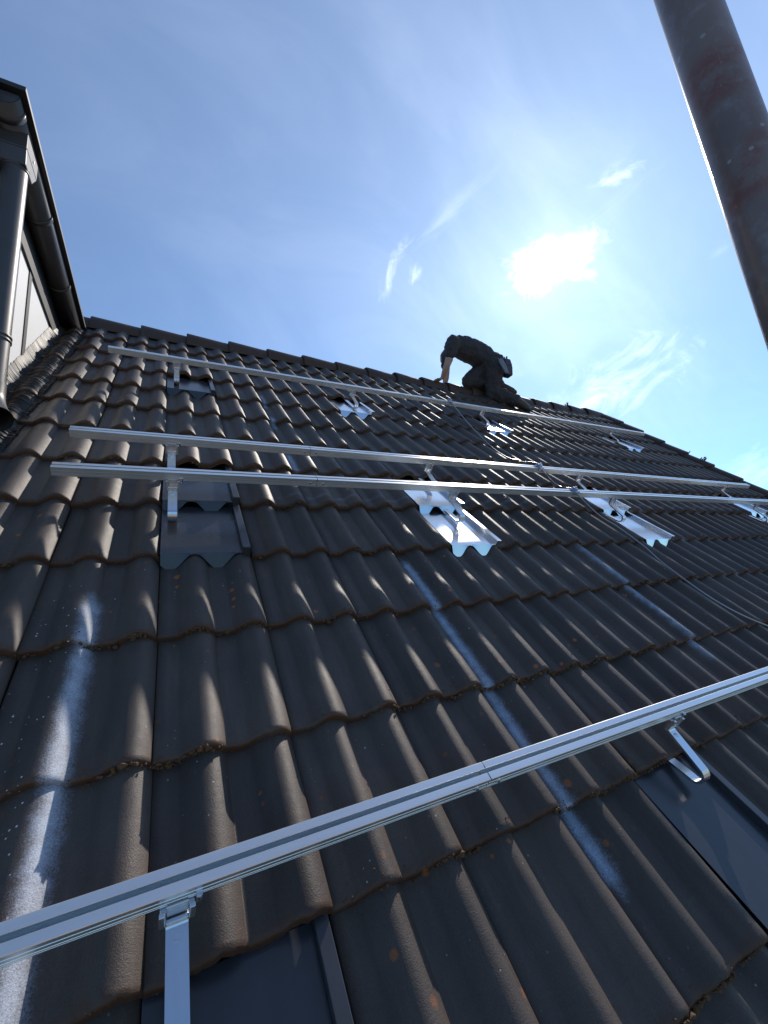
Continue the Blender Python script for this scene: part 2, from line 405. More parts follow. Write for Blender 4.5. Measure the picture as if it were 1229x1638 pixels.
for nm, dat in (('tile_tone',tone),('edge_dist',edge)):
    a = me.attributes.new(nm,'FLOAT','POINT'); a.data.foreach_set('value', dat)
ro = bpy.data.objects.new('roof_tiles', me); col.objects.link(ro); ro.parent = house; ro.matrix_basis = HB.inverted() @ ROOF
ro['label'] = 'brown double-roll concrete tiles in courses, with sprayed pale blue marks'

# unseen deck added under the tiles to block light leaks, rear slope, walls
dk = MB()
yE, zE = -1.70*cT, -1.70*sT
dk.add([(XL,*( ROOF@Vector((0,-1.73,-0.04)))[1:]),(XR,*(ROOF@Vector((0,-1.73,-0.04)))[1:]),(XR,*(ROOF@Vector((0,RIDGE_V,-0.04)))[1:]),(XL,*(ROOF@Vector((0,RIDGE_V,-0.04)))[1:])], [(0,1,2,3)])
part('leak_block_deck', dk, fascia, house, I4)
rr = MB(); bw = 2*ry - yE
rr.add([(XL,ry,rz),(XR,ry,rz),(XR,bw,zE),(XL,bw,zE)], [(0,3,2,1)])
part('rear_roof', rr, cap_m, house, I4)
wl = MB(); y0 = yE+0.25; y1 = bw-0.25; zt = zE - 0.05
wl.add([(XL+.2,y0,GROUND),(XR-.25,y0,GROUND),(XR-.25,y1,GROUND),(XL+.2,y1,GROUND),(XL+.2,y0,zE+.15),(XR-.25,y0,zE+.15),(XR-.25,y1,zE+.15),(XL+.2,y1,zE+.15),(XL+.2,ry,rz-.12),(XR-.25,ry,rz-.12)],
       [(0,1,5,4),(1,2,6,9,5),(2,3,7,6),(3,0,4,8,7)])
part('wall', wl, brick_m, house, I4)
# eaves gutter
eg = MB(); gy, gz = yE-0.06, zE-0.06
eg.add([(x, gy+0.065*math.cos(t), gz+0.065*math.sin(t)) for x in (XL,XR) for t in [math.pi+math.pi*k/10 for k in range(11)]], [(k,k+1,k+12,k+11) for k in range(10)], True)
part('eaves_gutter', eg, zinc_dark, house, I4)

# ridge tiles: half-round caps, each lapping over the next
def barrel(mb, x0, x1, r0, r1, cy, cz, thick=0.014, a0=-20, a1=200, n=18, sag=0.0):
    rows = []
    for (x, r) in ((x0,r0-0.003),(x0+0.006,r0),(x0+0.2,(r0+r1)/2+0.001),(x1,r1)):
        rows.append([(x, cy+r*math.cos(R(a0+(a1-a0)*k/n)), cz+r*math.sin(R(a0+(a1-a0)*k/n))) for k in range(n+1)])
    inner = [[(x, cy+(r-thick)*math.cos(R(a0+(a1-a0)*k/n)), cz+(r-thick)*math.sin(R(a0+(a1-a0)*k/n))) for k in range(n+1)] for (x,r) in ((x0,r0),(x1,r1))]
    vs = sum(rows, []) ; m = n+1
    mb.add(vs, [(a*m+k, a*m+k+1, (a+1)*m+k+1, (a+1)*m+k) for a in range(3) for k in range(n)], True)
    e = rows[0]+inner[0]; mb.add(e, [(k,k+1,m+k+1,m+k) for k in range(n)])
    e = rows[3]+inner[1]; mb.add(e, [(k,m+k,m+k+1,k+1) for k in range(n)])
    e = inner[0]+inner[1]; mb.add(e, [(k,k+1,m+k+1,m+k) for k in range(n)], True)
    for k in (0, n):
        q = [rows[0][k],rows[1][k],rows[2][k],rows[3][k],inner[1][k],inner[0][k]]; mb.add(q, [(0,1,2,3,4,5)])
    return mb
k = 0; x = -0.5825-0.363*15
RC_Z = rz-0.062
while x < XR-0.1:
    mb = MB(); dz = rs.normal(0,0.002)
    barrel(mb, x, min(x+0.41, XR+0.03), 0.122+rs.normal(0,0.0015), 0.094, ry, RC_Z+dz)
    o = part('ridge_tile', mb, cap_m, house, I4)
    x += 0.363
# verge tiles down the far gable edge
for j in range(J0, J1+1):
    mb = MB(); v0 = j*G-0.01; dh = rs.normal(0,0.002)
    pr = [(5.905,0.0),(5.915,0.030),(5.940,0.052),(5.975,0.060),(6.01,0.054),(6.032,0.034),(6.038,0.0),(6.040,-0.11),(6.025,-0.11),(6.022,-0.02)]
    L = G+0.045 if j < J1 else RIDGE_V-v0
    a = [(px, v0, ph+0.018+dh) for px,ph in pr]; c = [(px, v0+L, ph-0.008+dh) for px,ph in pr]; m = len(pr)
    mb.add(a+c, [(i,(i+1)%m,m+(i+1)%m,m+i) for i in range(m)]); mb.add(a+c, [tuple(range(m)), tuple(range(m,2*m))[::-1]])
    part('verge_tile', mb, cap_m, house, ROOF, bevel=0.006)

# ---------------------------------------------------------------- dormer (part of the house)
XW = -0.752                         # cheek wall plane
EA = Vector((-0.60, 2.02, 2.165)); EB = Vector((-0.60, 0.365, 2.278))   # roof edge: where it meets the roof, front corner
def ez(y): return EB.z + (y-EB.y)*(EA.z-EB.z)/(EA.y-EB.y)
YF = 0.50                           # front wall
dw = MB()
def rz_at(y): return y*sT/cT
ys = [YF, 2.0]
dw.add([(XW,YF,rz_at(YF)-0.15),(XW,2.02,rz_at(2.02)-0.15),(XW,2.02,ez(2.02)-0.02),(XW,YF,ez(YF)-0.02),
        (-3.6,YF,rz_at(YF)-0.15),(-3.6,2.02,rz_at(2.02)-0.15),(-3.6,2.02,ez(2.02)-0.02),(-3.6,YF,ez(YF)-0.02)], [(0,1,2,3),(4,7,6,5),(0,3,7,4)])
part('dormer_wall', dw, panel_m, house, I4)
for yy, wd in ((1.232,0.024),(1.80,0.022),(0.66,0.024)):
    mb = MB(); mb.box(XW-0.002, XW+0.006, yy-wd, yy+wd, rz_at(yy)-0.05, ez(yy)-0.05)
    part('joint_strip', mb, joint_m, house, I4)
drf = MB()                          # flat roof slab with a slim edge
vs = []
for y in (EB.y, 2.25):
    for xx in (-3.75,-0.592):
        for zz in (-0.020,0.006): vs.append((xx, y, ez(y)+zz))
drf.add(vs, [(0,1,3,2),(4,6,7,5),(0,4,5,1),(2,3,7,6),(0,2,6,4),(1,5,7,3)])
part('dormer_roof', drf, fascia, house, I4, bevel=0.003)
sf = MB(); vs=[]
for y in (YF-0.03, 2.15):
    for xx in (XW-0.01,-0.738):
        for zz in (-0.265,-0.022): vs.append((xx,y,ez(y)+zz))
sf.add(vs, [(0,1,3,2),(4,6,7,5),(0,4,5,1),(2,3,7,6),(0,2,6,4),(1,5,7,3)])
part('fascia_board', sf, fascia, house, I4)
GX, GR = -0.684, 0.067
def half_pipe(mb, x, ya, yb, r, zoff, thick=0.0025, n=20):
    ring = [math.pi+math.pi*k/n for k in range(n+1)]
    o = [[(x+rr2*math.cos(t), y, ez(y)+zoff+rr2*math.sin(t)) for t in ring] for y in (ya,yb) for rr2 in (r,r-thick)]
    m = n+1; vs = sum(o, [])
    f = []
    for k in range(n):
        f += [(k,k+1,2*m+k+1,2*m+k),(m+k,3*m+k,3*m+k+1,m+k+1),(k,m+k,m+k+1,k+1),(2*m+k,2*m+k+1,3*m+k+1,3*m+k)]
    f += [(0,2*m,3*m,m),(n,m+n,3*m+n,2*m+n)]
    mb.add(vs, f, True); return mb
gt = MB(); ZG = -0.030
half_pipe(gt, GX, 0.39, 2.10, GR, ZG)
gt.add([(GX+GR*math.cos(math.pi+math.pi*k/20), 0.39, ez(0.39)+ZG+GR*math.sin(math.pi+math.pi*k/20)) for k in range(21)], [tuple(range(21))])
gut = part('gutter', gt, zinc_dark, house, I4)
for yy in (0.47, 1.02, 1.55):
    mb = MB(); half_pipe(mb, GX, yy-0.016, yy+0.016, GR+0.004, ZG)
    part('gutter_collar', mb, zinc_dark, gut, I4)
# front gutter wrapping the dormer corner
fg = MB(); fy, fz = 0.40, ez(0.40)+ZG
ring = [math.pi+math.pi*k/20 for k in range(21)]
fg.add([(xx, fy+GR*math.cos(t), fz+GR*math.sin(t)) for xx in (-3.7,-0.684) for t in ring], [(k,k+1,k+22,k+21) for k in range(20)], True)
part('front_gutter', fg, zinc_dark, house, I4)
# hopper, downpipe, elbow
PX, PY, PR = -0.668, 0.585, 0.050
hp = MB()
def frus(mb, a, b):                 # a,b = (x0,x1,y0,y1,z)
    vs = [(a[0],a[2],a[4]),(a[1],a[2],a[4]),(a[1],a[3],a[4]),(a[0],a[3],a[4]),(b[0],b[2],b[4]),(b[1],b[2],b[4]),(b[1],b[3],b[4]),(b[0],b[3],b[4])]
    mb.add(vs, [(0,1,2,3),(7,6,5,4),(0,4,5,1),(1,5,6,2),(2,6,7,3),(3,7,4,0)])
zh = ez(0.6)
frus(hp, (-0.762,-0.612,0.515,0.690,zh-0.075), (-0.758,-0.612,0.515,0.690,zh-0.165))
frus(hp, (-0.758,-0.612,0.515,0.690,zh-0.165), (PX-0.05,PX+0.053,PY-0.052,PY+0.055,zh-0.245))
hop = part('hopper', hp, zinc_dark, house, I4, bevel=0.005)
mb = MB(); mb.tube([(-0.614,0.615,zh-0.13),(-0.608,0.615,zh-0.13)], 0.006, 8); part('rivet', mb, alu2, hop, I4)
dp = MB(); zt = zh-0.225; zb = 0.84
dp.tube([(PX,PY,zt),(PX,PY,zb)], PR, 32)
dpo = part('downpipe', dp, zinc_dark, house, I4)
for zc in (zt-0.012, 1.09):
    for q in (0.010,-0.010):
        mb = MB(); mb.tube([(PX,PY,zc+q-0.006),(PX,PY,zc+q-0.003),(PX,PY,zc+q+0.003),(PX,PY,zc+q+0.006)], [PR+0.001,PR+0.005,PR+0.005,PR+0.001], 32, True)
        part('collar', mb, zinc_dark, dpo, I4)
E0 = Vector((PX,PY,zb+0.03)); E1 = Vector((PX,PY,zb-0.09)); E2 = Vector((-0.604,0.485,0.665))
el_pts = [E0, Vector((PX,PY,zb-0.02))] + [((1-t)**2)*Vector((PX,PY,zb-0.02))+2*t*(1-t)*E1+t*t*E2 for t in (.15,.3,.45,.6,.75,.88,1)]
mb = MB(); mb.tube(el_pts, PR+0.003, 32, False)
mb.tube(el_pts[1:], PR-0.001, 32, False)
part('elbow', mb, zinc_dark, dpo, I4)

# crumpled flashing along the dormer cheek
fl = MB(); NX, NV = 54, 1500; va, vb = 0.70, 2.86; gx0, gx1 = XW+0.003, -0.578
for iv in range(NV+1):
    v = va + (vb-va)*iv/NV
    hh0 = [tile_height(gx0 + (gx1-gx0)*ix/NX, v) for ix in range(NX+1)]
    jag = 0.012*noise.noise(Vector((v*9,3.1,0)))+0.006*noise.noise(Vector((v*40,1.1,0)))
    for ix in range(NX+1):
        u = ix/NX; x = gx0 + (gx1+jag-gx0)*u
        j = math.floor(v/G); d = v-j*G
        h = prof(x)*0.92 + 0.008 - 0.022*d/G
        # drape softly over the step between courses
        st = min(1.0, d/0.05); h = h*(0.35+0.65*st) + (1-st)*0.65*(prof(x)*0.92-0.012)
        up = max(0.0, (0.040-(x-gx0))/0.040); h = h*(1-up) + 0.020*up + 0.050*up**2.0
        cr = noise.noise(Vector((x*7+v*3, v*95, 0.3)))*0.0085 + noise.noise(Vector((x*16, v*38, 4.2)))*0.0085 + abs(noise.noise(Vector((x*10-v*2, v*160, 9.1))))*0.0075
        h += 0.006 + cr*(0.7+0.5*math.sin(u*3.1))
        y_off = 0.003*noise.noise(Vector((x*20, v*60, 7)))
        fl.v.append((x, v+y_off, h))
m = NX+1
fl.f = [(a*m+i, a*m+i+1, (a+1)*m+i+1, (a+1)*m+i) for a in range(NV) for i in range(NX)]; fl.sm = [True]*len(fl.f)
part('flashing', fl, lead_m, house, ROOF)

# ---------------------------------------------------------------- metal tiles under the hooks
def metal_tile(label, group, x, j, mt):
    t = thing('metal_roof_tile', label, 'metal roof tile', at_roof(x, j*G), group)
    p = MB(); L = G+0.002
    p.add([(-0.001,0,0.026),(0.263,0,0.026),(0.263,L,-0.007),(-0.001,L,-0.007),(-0.001,0,0.0245),(0.263,0,0.0245),(0.263,L,-0.009),(-0.001,L,-0.009)],
          [(0,1,2,3),(7,6,5,4),(0,4,5,1),(1,5,6,2),(3,7,4,0)])
    part('pan', p, mt, t)
    a = MB(); xs = [i*0.263/56 for i in range(57)]; top=[]; bot=[]
    for xx in xs:
        bh = 0.0065 + 0.0195*math.cos(2*math.pi*(xx-0.105)/0.15)
        top.append((xx, -0.0005, 0.0262)); bot.append((xx, -0.003-0.036*(0.026-bh)/0.036, min(bh, 0.0225)))
    top2 = [(q[0], q[1]+0.0015, q[2]-0.001) for q in top]; bot2 = [(q[0], q[1]+0.0015, q[2]) for q in bot]
    mm = len(xs); vs = top+bot+top2+bot2
    f = []
    for i in range(mm-1): f += [(i,mm+i,mm+i+1,i+1),(2*mm+i,2*mm+i+1,3*mm+i+1,3*mm+i),(mm+i,3*mm+i,3*mm+i+1,mm+i+1)]
    a.add(vs, f); part('scalloped_apron', a, mt, t)
    s = MB()
    s.add([(0.2635,-0.004,0.006),(0.293,-0.004,0.006),(0.2635,-0.004,0.049),(0.290,-0.004,0.049),(0.2635,L,-0.012),(0.293,L,-0.012),(0.2635,L,0.012),(0.290,L,0.012)],
          [(0,1,3,2),(4,6,7,5),(0,2,6,4),(1,5,7,3),(2,3,7,6),(0,4,5,1)])
    part('side_fold', s, mt, t, bevel=0.0015)
    return t
dk0 = metal_tile('dark coated metal tile under the long rail nearest the ridge, left of the others in its row', 'metal tiles set under the roof hooks', 0, 5, dark_sheet)
dup(dk0, at_roof(0,G), 'upper of the two stacked dark metal tiles beside the left hook of the middle rail pair')
dup(dk0, at_roof(0,0), 'lower of the two stacked dark metal tiles, with no hook on its lower edge')
dup(dk0, at_roof(0,-4*G), 'dark metal tile at the bottom of the photo under the near left hook')
dup(dk0, at_roof(1.2,-4*G), 'dark blue-grey metal tile at lower right under the U-bent hook of the nearest rail')
br0 = metal_tile('bright bare metal tile under the top rail, left of the kneeling worker', 'metal tiles set under the roof hooks', 1.2, 5, galv)
dup(br0, at_roof(1.2,G), 'bright bare metal tile directly under the middle rail pair, upper of its stack, left of the cable')
dup(br0, at_roof(1.2,0), 'bright bare metal tile at the centre of the roof, lower of its stack, with shiny wavy apron')
dup(br0, at_roof(2.7,5*G), 'small bright bare metal tile under the top rail just below the worker')
dup(br0, at_roof(2.7,G), 'bright bare metal tile crossed by the cable under the middle rail pair, upper of its stack')
dup(br0, at_roof(2.7,0), 'bright bare metal tile just right of the cable, lower of its stack')
dup(br0, at_roof(4.8,5*G), 'bright bare metal tile under the top rail near the gable edge')
dup(br0, at_roof(4.8,G), 'bright bare metal tile at the right edge under the middle rail pair, upper of its stack')
dup(br0, at_roof(4.8,0), 'bright bare metal tile at the right edge, lower of its stack')

# ---------------------------------------------------------------- mounting rails
RW, RH, RT = 0.038, 0.037, 0.163
rp = [(0,0.002),(0.002,0),(RW-0.002,0),(RW,0.002),(RW,RH-0.001),(RW-0.001,RH),(0.0240,RH),(0.0233,RH-0.001),(0.0233,RH-0.004),(0.030,RH-0.005),(0.030,RH-0.028),(0.008,RH-0.028),(0.008,RH-0.005),
      (0.0150,RH-0.004),(0.0150,RH-0.001),(0.0143,RH),(0.001,RH),(0,RH-0.001),(0,0.025),(0.0014,0.0243),(0.0014,0.0225),(0,0.0218),(0,0.013),(0.0014,0.0122),(0.0014,0.0108),(0,0.010),(0,0.0065),(0.001,0.006),(0.001,0.005),(0,0.0045)]
rp = [(a, b_) for a, b_ in rp]
def rail(label, vback, x0, xj, x1):
    t = thing('mounting_rail', label, 'mounting rail', at_roof(x0, vback-RW, RT-RH), 'rails laid across the roof')
    a = MB(); a.prism(rp, 0, xj-x0-0.0014); part('rail_profile', a, alu, t)
    c = MB(); c.prism(rp, xj-x0+0.0014, x1-x0); part('rail_profile', c, alu, t)
    s = MB(); s.prism([(0.0005,-0.0020),(0.0375,-0.0020),(0.0375,-0.0004),(0.0005,-0.0004)], xj-x0-0.045, xj-x0+0.045)
    sp = part('splice_sleeve', s, alu2, t)
    for dx in (-0.030, 0.030):
        b_ = MB(); b_.tube([(xj-x0+dx,-0.0028,0.017),(xj-x0+dx,0.0005,0.017)], 0.0045, 8, True, False)
        part('screw', b_, steel, sp)
    return t
V1, V2, V3, V4 = 2.005, 0.685, 0.363, -0.947
rail('aluminium rail highest on the roof, running below the kneeling worker', V1, -0.339, 0.88, 5.32)
rail('upper rail of the close pair across the middle of the roof', V2, -0.337, 0.66, 5.22)
rail('lower rail of the close middle pair, just above the stacked metal tiles', V3, -0.339, 0.61, 5.26)
rail('large near rail with two bright lips slanting across the bottom of the photo', V4, -0.60, 0.645, 5.26)

# ---------------------------------------------------------------- roof hooks
def hook(label, x, vrail, vedge, tip, long_=False):
    vf = vrail-RW                                             # front face of the rail
    t = thing('roof_hook', label, 'roof hook', at_roof(x, vf, 0.0), 'roof hooks carrying the rails')
    hw = 0.0158; vt = vedge-tip-vf; rU = 0.023; hb = 0.026; pts = [(vedge-vf+0.05, 0.000),(vedge-vf+0.004, 0.008),(vt+rU+0.012, hb-0.003),(vt+rU, hb)]
    for k in range(1,10):
        a = math.pi*k/10; pts.append((vt+rU-rU*math.sin(a), hb+rU-rU*math.cos(a)))
    pts += [(vt+rU+0.002, hb+2*rU), (-0.016, RT-RH-0.0415), (-0.004, RT-RH-0.036), (0.001, RT-RH-0.026), (0.002, RT-RH-0.004)]
    s = MB(); s.ribbon(pts, -hw, hw, 0.0070); part('strap', s, steel, t, bevel=0.0012)
    c = MB(); z0 = RT-RH-0.038; zt = RT-RH
    # clamp: upright window bracket hung on the lower lip of the rail
    c.box(-0.025,-0.016,-0.014,-0.007,z0,zt+0.006); c.box(0.016,0.025,-0.014,-0.007,z0,zt+0.006)
    c.box(-0.016,0.016,-0.014,-0.007,z0,z0+0.011); c.box(-0.0155,0.0155,-0.006,-0.002,z0+0.014,zt+0.010)
    c.box(-0.024,0.024,-0.006,0.020,zt-0.006,zt-0.0005)
    cp = part('clamp', c, alu2, t, bevel=0.0015)
    b_ = MB(); b_.tube([(0,-0.030,z0-0.005),(0,-0.030,z0+0.001)], 0.0062, 6, True, False); b_.tube([(0,-0.030,z0-0.005),(0,-0.030,z0+0.004)], 0.0036, 10)
    part('bolt', b_, steel, cp)
    b_ = MB(); b_.tube([(0.030,-0.003,zt-0.004),(0.030,-0.003,zt+0.014)], 0.005, 6, True, False); part('nut', b_, steel, cp)
    return t
e = lambda j: j*G
hook('near left hook whose flat strap runs out of the bottom of the photo', 0.045, V4, e(-3), 0.10)
hook('near right hook with a clear U bend over the dark blue-grey tile', 1.368, V4, e(-3), 0.082)
hook('left hook of the lower middle rail, its bend resting on the dark metal tile', 0.035, V3, e(1), 0.165)
hook('second hook of the lower middle rail, curling over the centre bright tile', 1.365, V3, e(1), 0.165)
hook('hook of the lower middle rail just right of the cable', 2.69, V3, e(1), 0.165)
hook('rightmost hook of the lower middle rail near the photo edge', 4.70, V3, e(1), 0.165)
hook('left hook of the upper middle rail, strap showing between the two rails', 0.030, V2, e(2), 0.16)
hook('second hook of the upper middle rail, between the two close rails', 1.385, V2, e(2), 0.16)
hook('hook of the upper middle rail just right of the blue cable clip', 2.70, V2, e(2), 0.16)
hook('rightmost hook of the upper middle rail near its end', 4.75, V2, e(2), 0.16)
hook('left hook of the top rail over the dark metal tile', 0.055, V1, e(6), 0.27)
hook('hook of the top rail left of the worker', 1.355, V1, e(6), 0.27)
hook('hook of the top rail directly below the worker', 2.72, V1, e(6), 0.27)
hook('hook of the top rail near the gable edge', 4.68, V1, e(6), 0.27)

# ---------------------------------------------------------------- earthing cable and its clips
def spline(P, n=10):
    P = [Vector(p) for p in P]; out = []
    Q = [P[0]*2-P[1]] + P + [P[-1]*2-P[-2]]
    for i in range(1, len(Q)-2):
        for k in range(n):
            t = k/n; a,b_,c,d_ = Q[i-1],Q[i],Q[i+1],Q[i+2]
            out.append(0.5*((2*b_)+(c-a)*t+(2*a-5*b_+4*c-d_)*t*t+(3*b_-a-3*c+d_)*t**3))
    return out+[P[-1]]
cp_ = [(2.33,2.030,0.174),(2.325,1.90,0.155),(2.285,1.55,0.115),(2.265,1.25,0.090),(2.262,1.05,0.082),(2.272,0.88,0.105),(2.282,0.72,0.168),(2.285,0.668,0.174),(2.30,0.63,0.150),(2.40,0.62,0.095),(2.42,0.55,0.085),(2.34,0.42,0.140),(2.30,0.345,0.174),
       (2.31,0.30,0.150),(2.44,0.20,0.075),(2.53,0.10,0.050),(2.52,-0.10,0.050),(2.48,-0.27,0.050),(2.49,-0.55,0.050),(2.62,-0.74,0.050),(2.95,-0.95,0.050),(3.3,-1.2,0.050)]
cb = MB(); cb.tube(spline(cp_), 0.0038, 10)
tag(mesh_obj('cable', cb, cable_m, ROOF), 'thin grey earthing cable looping over three rails and down the tiles', 'cable')
cb = MB(); cb.tube([(2.271,0.90,0.101),(2.274,0.84,0.121)], 0.0075, 10)
tag(mesh_obj('cable_ferrule', cb, brass_m, ROOF), 'shiny metal ferrule on the cable just before the upper middle rail', 'ferrule')
def clip(label, x, v):
    t = thing('cable_clip', label, 'cable clip', at_roof(x, v-RW, RT), 'cable clips on the rails')
    c = MB(); c.box(-0.020,0.020,-0.006,RW+0.004,0.001,0.010); c.box(-0.014,0.014,0.004,RW-0.006,0.010,0.022); c.box(-0.020,0.020,-0.010,-0.001,-0.020,0.010)
    b0 = part('clip_body', c, clip_m, t, bevel=0.003)
    c = MB(); c.tube([(0,RW/2,0.022),(0,RW/2,0.030)], 0.0075, 6, True, False); part('clip_bolt', c, steel, b0)
    return t
clip('cable clip on the top rail by the worker', 2.33, V1)
clip('cable clip on the upper rail of the middle pair', 2.285, V2)
clip('cable clip on the lower rail of the middle pair', 2.30, V3)

# ---------------------------------------------------------------- scaffold pole by the camera
PXs, PYs = cpos.x+0.4913*math.sin(R(76.8)), cpos.y+0.4913*math.cos(R(76.8))
sp = thing('scaffold_pole', 'grey galvanised scaffold tube rising close to the camera at upper right', 'scaffold pole', Matrix.Translation((PXs,PYs,GROUND)))
mb = MB(); mb.tube([(0,0,0.0),(0,0,3),(0,0,6),(0,0,7),(0,0,8),(0,0,10.0)], 0.0242, 48); part('tube', mb, tube_m, sp)
mb = MB(); mb.box(-0.075,0.075,-0.075,0.075,0.001,0.007); mb.tube([(0,0,0.007),(0,0,0.12)], 0.018, 16); part('base_plate', mb, alu2, sp)

# ---------------------------------------------------------------- worker
pb = Matrix.Translation((3.5,1.95,2.06))
person = thing('person', 'worker in dark T-shirt and trousers kneeling bent over at the ridge', 'person', pb)
def capsule(mb, a, ra, b, rb, sq=1.0, n=18):
    """tapered limb with rounded ends; sq squashes it across"""
    a, b = Vector(a), Vector(b); d = (b-a); L = max(d.length, 1e-5); d = d/L
    u = Vector((0,1,0)) - d*d.y
    u = u.normalized() if u.length > 1e-3 else Vector((1,0,0)); w_ = d.cross(u)
    rings = [(-math.cos(R(t))*ra, math.sin(R(t))*ra) for t in (12,35,62)] + [(0,ra),(L*.33,ra*.67+rb*.33),(L*.66,ra*.34+rb*.66),(L,rb)] + [(L+math.cos(R(t))*rb, math.sin(R(t))*rb) for t in (62,35,12)]
    vs = [a + d*o + (u*math.cos(2*math.pi*k/n)*sq + w_*math.sin(2*math.pi*k/n))*r for o, r in rings for k in range(n)]
    m = len(rings)
    mb.add(vs, [(i*n+k,i*n+(k+1)%n,(i+1)*n+(k+1)%n,(i+1)*n+k) for i in range(m-1) for k in range(n)] + [tuple(range(n))[::-1], tuple((m-1)*n+k for k in range(n))], True)
def limb(mb, P, sq=1.0):
    for a, b in zip(P, P[1:]): capsule(mb, a[:3], a[3], b[:3], b[3], sq)
def grown(name, mb, mt, parent, voxel, smooth=6):
    o = part(name, mb, mt, parent, I4)
    r = o.modifiers.new('remesh','REMESH'); r.mode = 'VOXEL'; r.voxel_size = voxel; r.use_smooth_shade = True
    q = o.modifiers.new('smooth','SMOOTH'); q.factor = 0.5; q.iterations = smooth
    return o
fold_tex = bpy.data.textures.new('cloth_folds', 'CLOUDS'); fold_tex.noise_scale = 0.085; fold_tex.noise_depth = 2
def folds(o, k):
    dm = o.modifiers.new('folds','DISPLACE'); dm.texture = fold_tex; dm.strength = k; dm.mid_level = 0.5
# skeleton in world coordinates
PEL = (3.690,2.02,2.660); LOW = (3.600,2.02,2.730); BACK = (3.470,2.02,2.780); CHEST = (3.290,2.02,2.810); NECK0 = (3.150,2.03,2.805)
SHL, ELL, WRL, PML = (3.035,1.900,2.745), (2.965,1.985,2.490), (2.955,2.090,2.385), (2.940,2.125,2.358)
SHR, ELR, WRR, PMR = (3.120,2.165,2.745), (3.120,2.22,2.52), (3.100,2.25,2.395), (3.080,2.26,2.372)
LA = ((3.723,2.090,2.687),(3.385,2.130,2.425),(3.880,2.080,2.416),(4.031,2.030,2.332))
LB = ((3.660,1.920,2.542),(3.630,1.999,2.230),(3.833,1.816,2.059),(3.996,1.824,1.994))
bm_ = MB()
limb(bm_, [(*PEL,.130),(*LOW,.115),(*BACK,.120),(*CHEST,.125),(*NECK0,.085),(3.140,2.12,2.800,.054)])
limb(bm_, [(3.140,2.12,2.800,.054),(3.150,2.19,2.790,.074),(3.160,2.225,2.755,.080),(3.175,2.235,2.710,.055),(3.180,2.235,2.690,.035)])    # head hanging down
limb(bm_, [(3.105,2.225,2.725,.016),(3.085,2.225,2.715,.014)]); limb(bm_, [(3.125,2.228,2.695,.022),(3.120,2.228,2.690,.020)])   # nose, mouth
capsule(bm_, (3.175,2.146,2.760), .018, (3.180,2.144,2.735), .013)                                                              # ear
def arm(sh, el_, wr, pm, dirv, side):
    sh, el_, wr, pm = [Vector(q) for q in (sh, el_, wr, pm)]
    limb(bm_, [(*sh,.056),(*sh.lerp(el_,.5),.048),(*el_,.039),(*el_.lerp(wr,.35),.040),(*wr,.026)])
    dv = Vector(dirv).normalized(); sd_ = Vector(side).normalized()
    for k in (-.024,-.008,.008,.024): limb(bm_, [(*wr,.018),(*(pm+sd_*k+dv*.035),.0125)])
    for k,(off,L) in enumerate(((-.031,.062),(-.011,.076),(.010,.072),(.030,.055))):
        q0 = pm+dv*.035+sd_*off; q1 = q0+dv*L*.5+sd_*off*.25+Vector((0,0,.003)); q2 = q0+dv*L+sd_*off*.4+Vector((0,0,-.015))
        limb(bm_, [(*q0,.0105),(*q1,.0095),(*q2,.0080)])
    q0 = pm-sd_*.028; q1 = q0+dv*.030-sd_*.024; q2 = q1+dv*.024-sd_*.006; limb(bm_, [(*q0,.0125),(*q1,.0105),(*q2,.0085)])
arm(SHL, ELL, WRL, PML, (-1,.30,-.12), (.30,1,0)); arm(SHR, ELR, WRR, PMR, (-1,.1,-.10), (.1,1,0))
for L_ in (LA, LB):
    limb(bm_, [(*L_[0],.100),(*L_[1],.060),(*L_[2],.040),(*L_[3],.034)])
grown('body', bm_, skin_m, person, 0.0042, 3)
ts = MB()
limb(ts, [(3.640,2.02,2.725,.145),(3.540,2.02,2.755,.155),(3.440,2.02,2.785,.152),(3.320,2.02,2.805,.145),(3.200,2.02,2.815,.130),(3.120,2.04,2.815,.095)])
limb(ts, [(*NECK0,.100),(3.045,1.915,2.765,.090),(3.000,1.940,2.625,.070)]); limb(ts, [(*NECK0,.100),(3.130,2.15,2.760,.075),(3.120,2.20,2.640,.062)])
folds(grown('t_shirt', ts, shirt_m, person, 0.007, 5), 0.040)
tr = MB()
limb(tr, [(3.700,2.02,2.640,.165),(3.640,2.02,2.690,.158)]); limb(tr, [(3.690,2.08,2.620,.135),(3.690,1.95,2.600,.140)])
for L_ in (LA, LB):
    h,k_,a_,t_ = [Vector(q) for q in L_]
    limb(tr, [(*h,.128),(*h.lerp(k_,.5),.112),(*k_,.088),(*k_.lerp(a_,.40),.086),(*k_.lerp(a_,.90),.070)])
folds(grown('trousers', tr, trouser_m, person, 0.007, 5), 0.050)
for L_ in (LA, LB):
    a_, t_ = Vector(L_[2]), Vector(L_[3]); d_ = (t_-a_).normalized(); bo = MB()
    limb(bo, [(*(a_+Vector((0,0,.04))),.052),(*a_,.054),(*(a_+d_*.08),.052),(*(a_+d_*.16),.046),(*(a_+d_*.20),.034)])
    grown('boot', bo, boot_m, person, 0.007, 3)
ha = MB(); limb(ha, [(3.150,2.185,2.805,.066),(3.160,2.215,2.790,.080),(3.180,2.235,2.765,.078)])
grown('hair', ha, hair_m, person, 0.006, 3)
mb = MB()
c0 = Vector((3.800,1.86,2.545))
for (w0,d0,z0,w1,d1,z1) in ((.050,.045,.10,.058,.055,.0),(.058,.055,.0,.045,.045,-.13)):
    frus(mb, (c0.x-w1,c0.x+w1,c0.y-d1,c0.y+d1,c0.z+z1), (c0.x-w0,c0.x+w0,c0.y-d0,c0.y+d0,c0.z+z0))
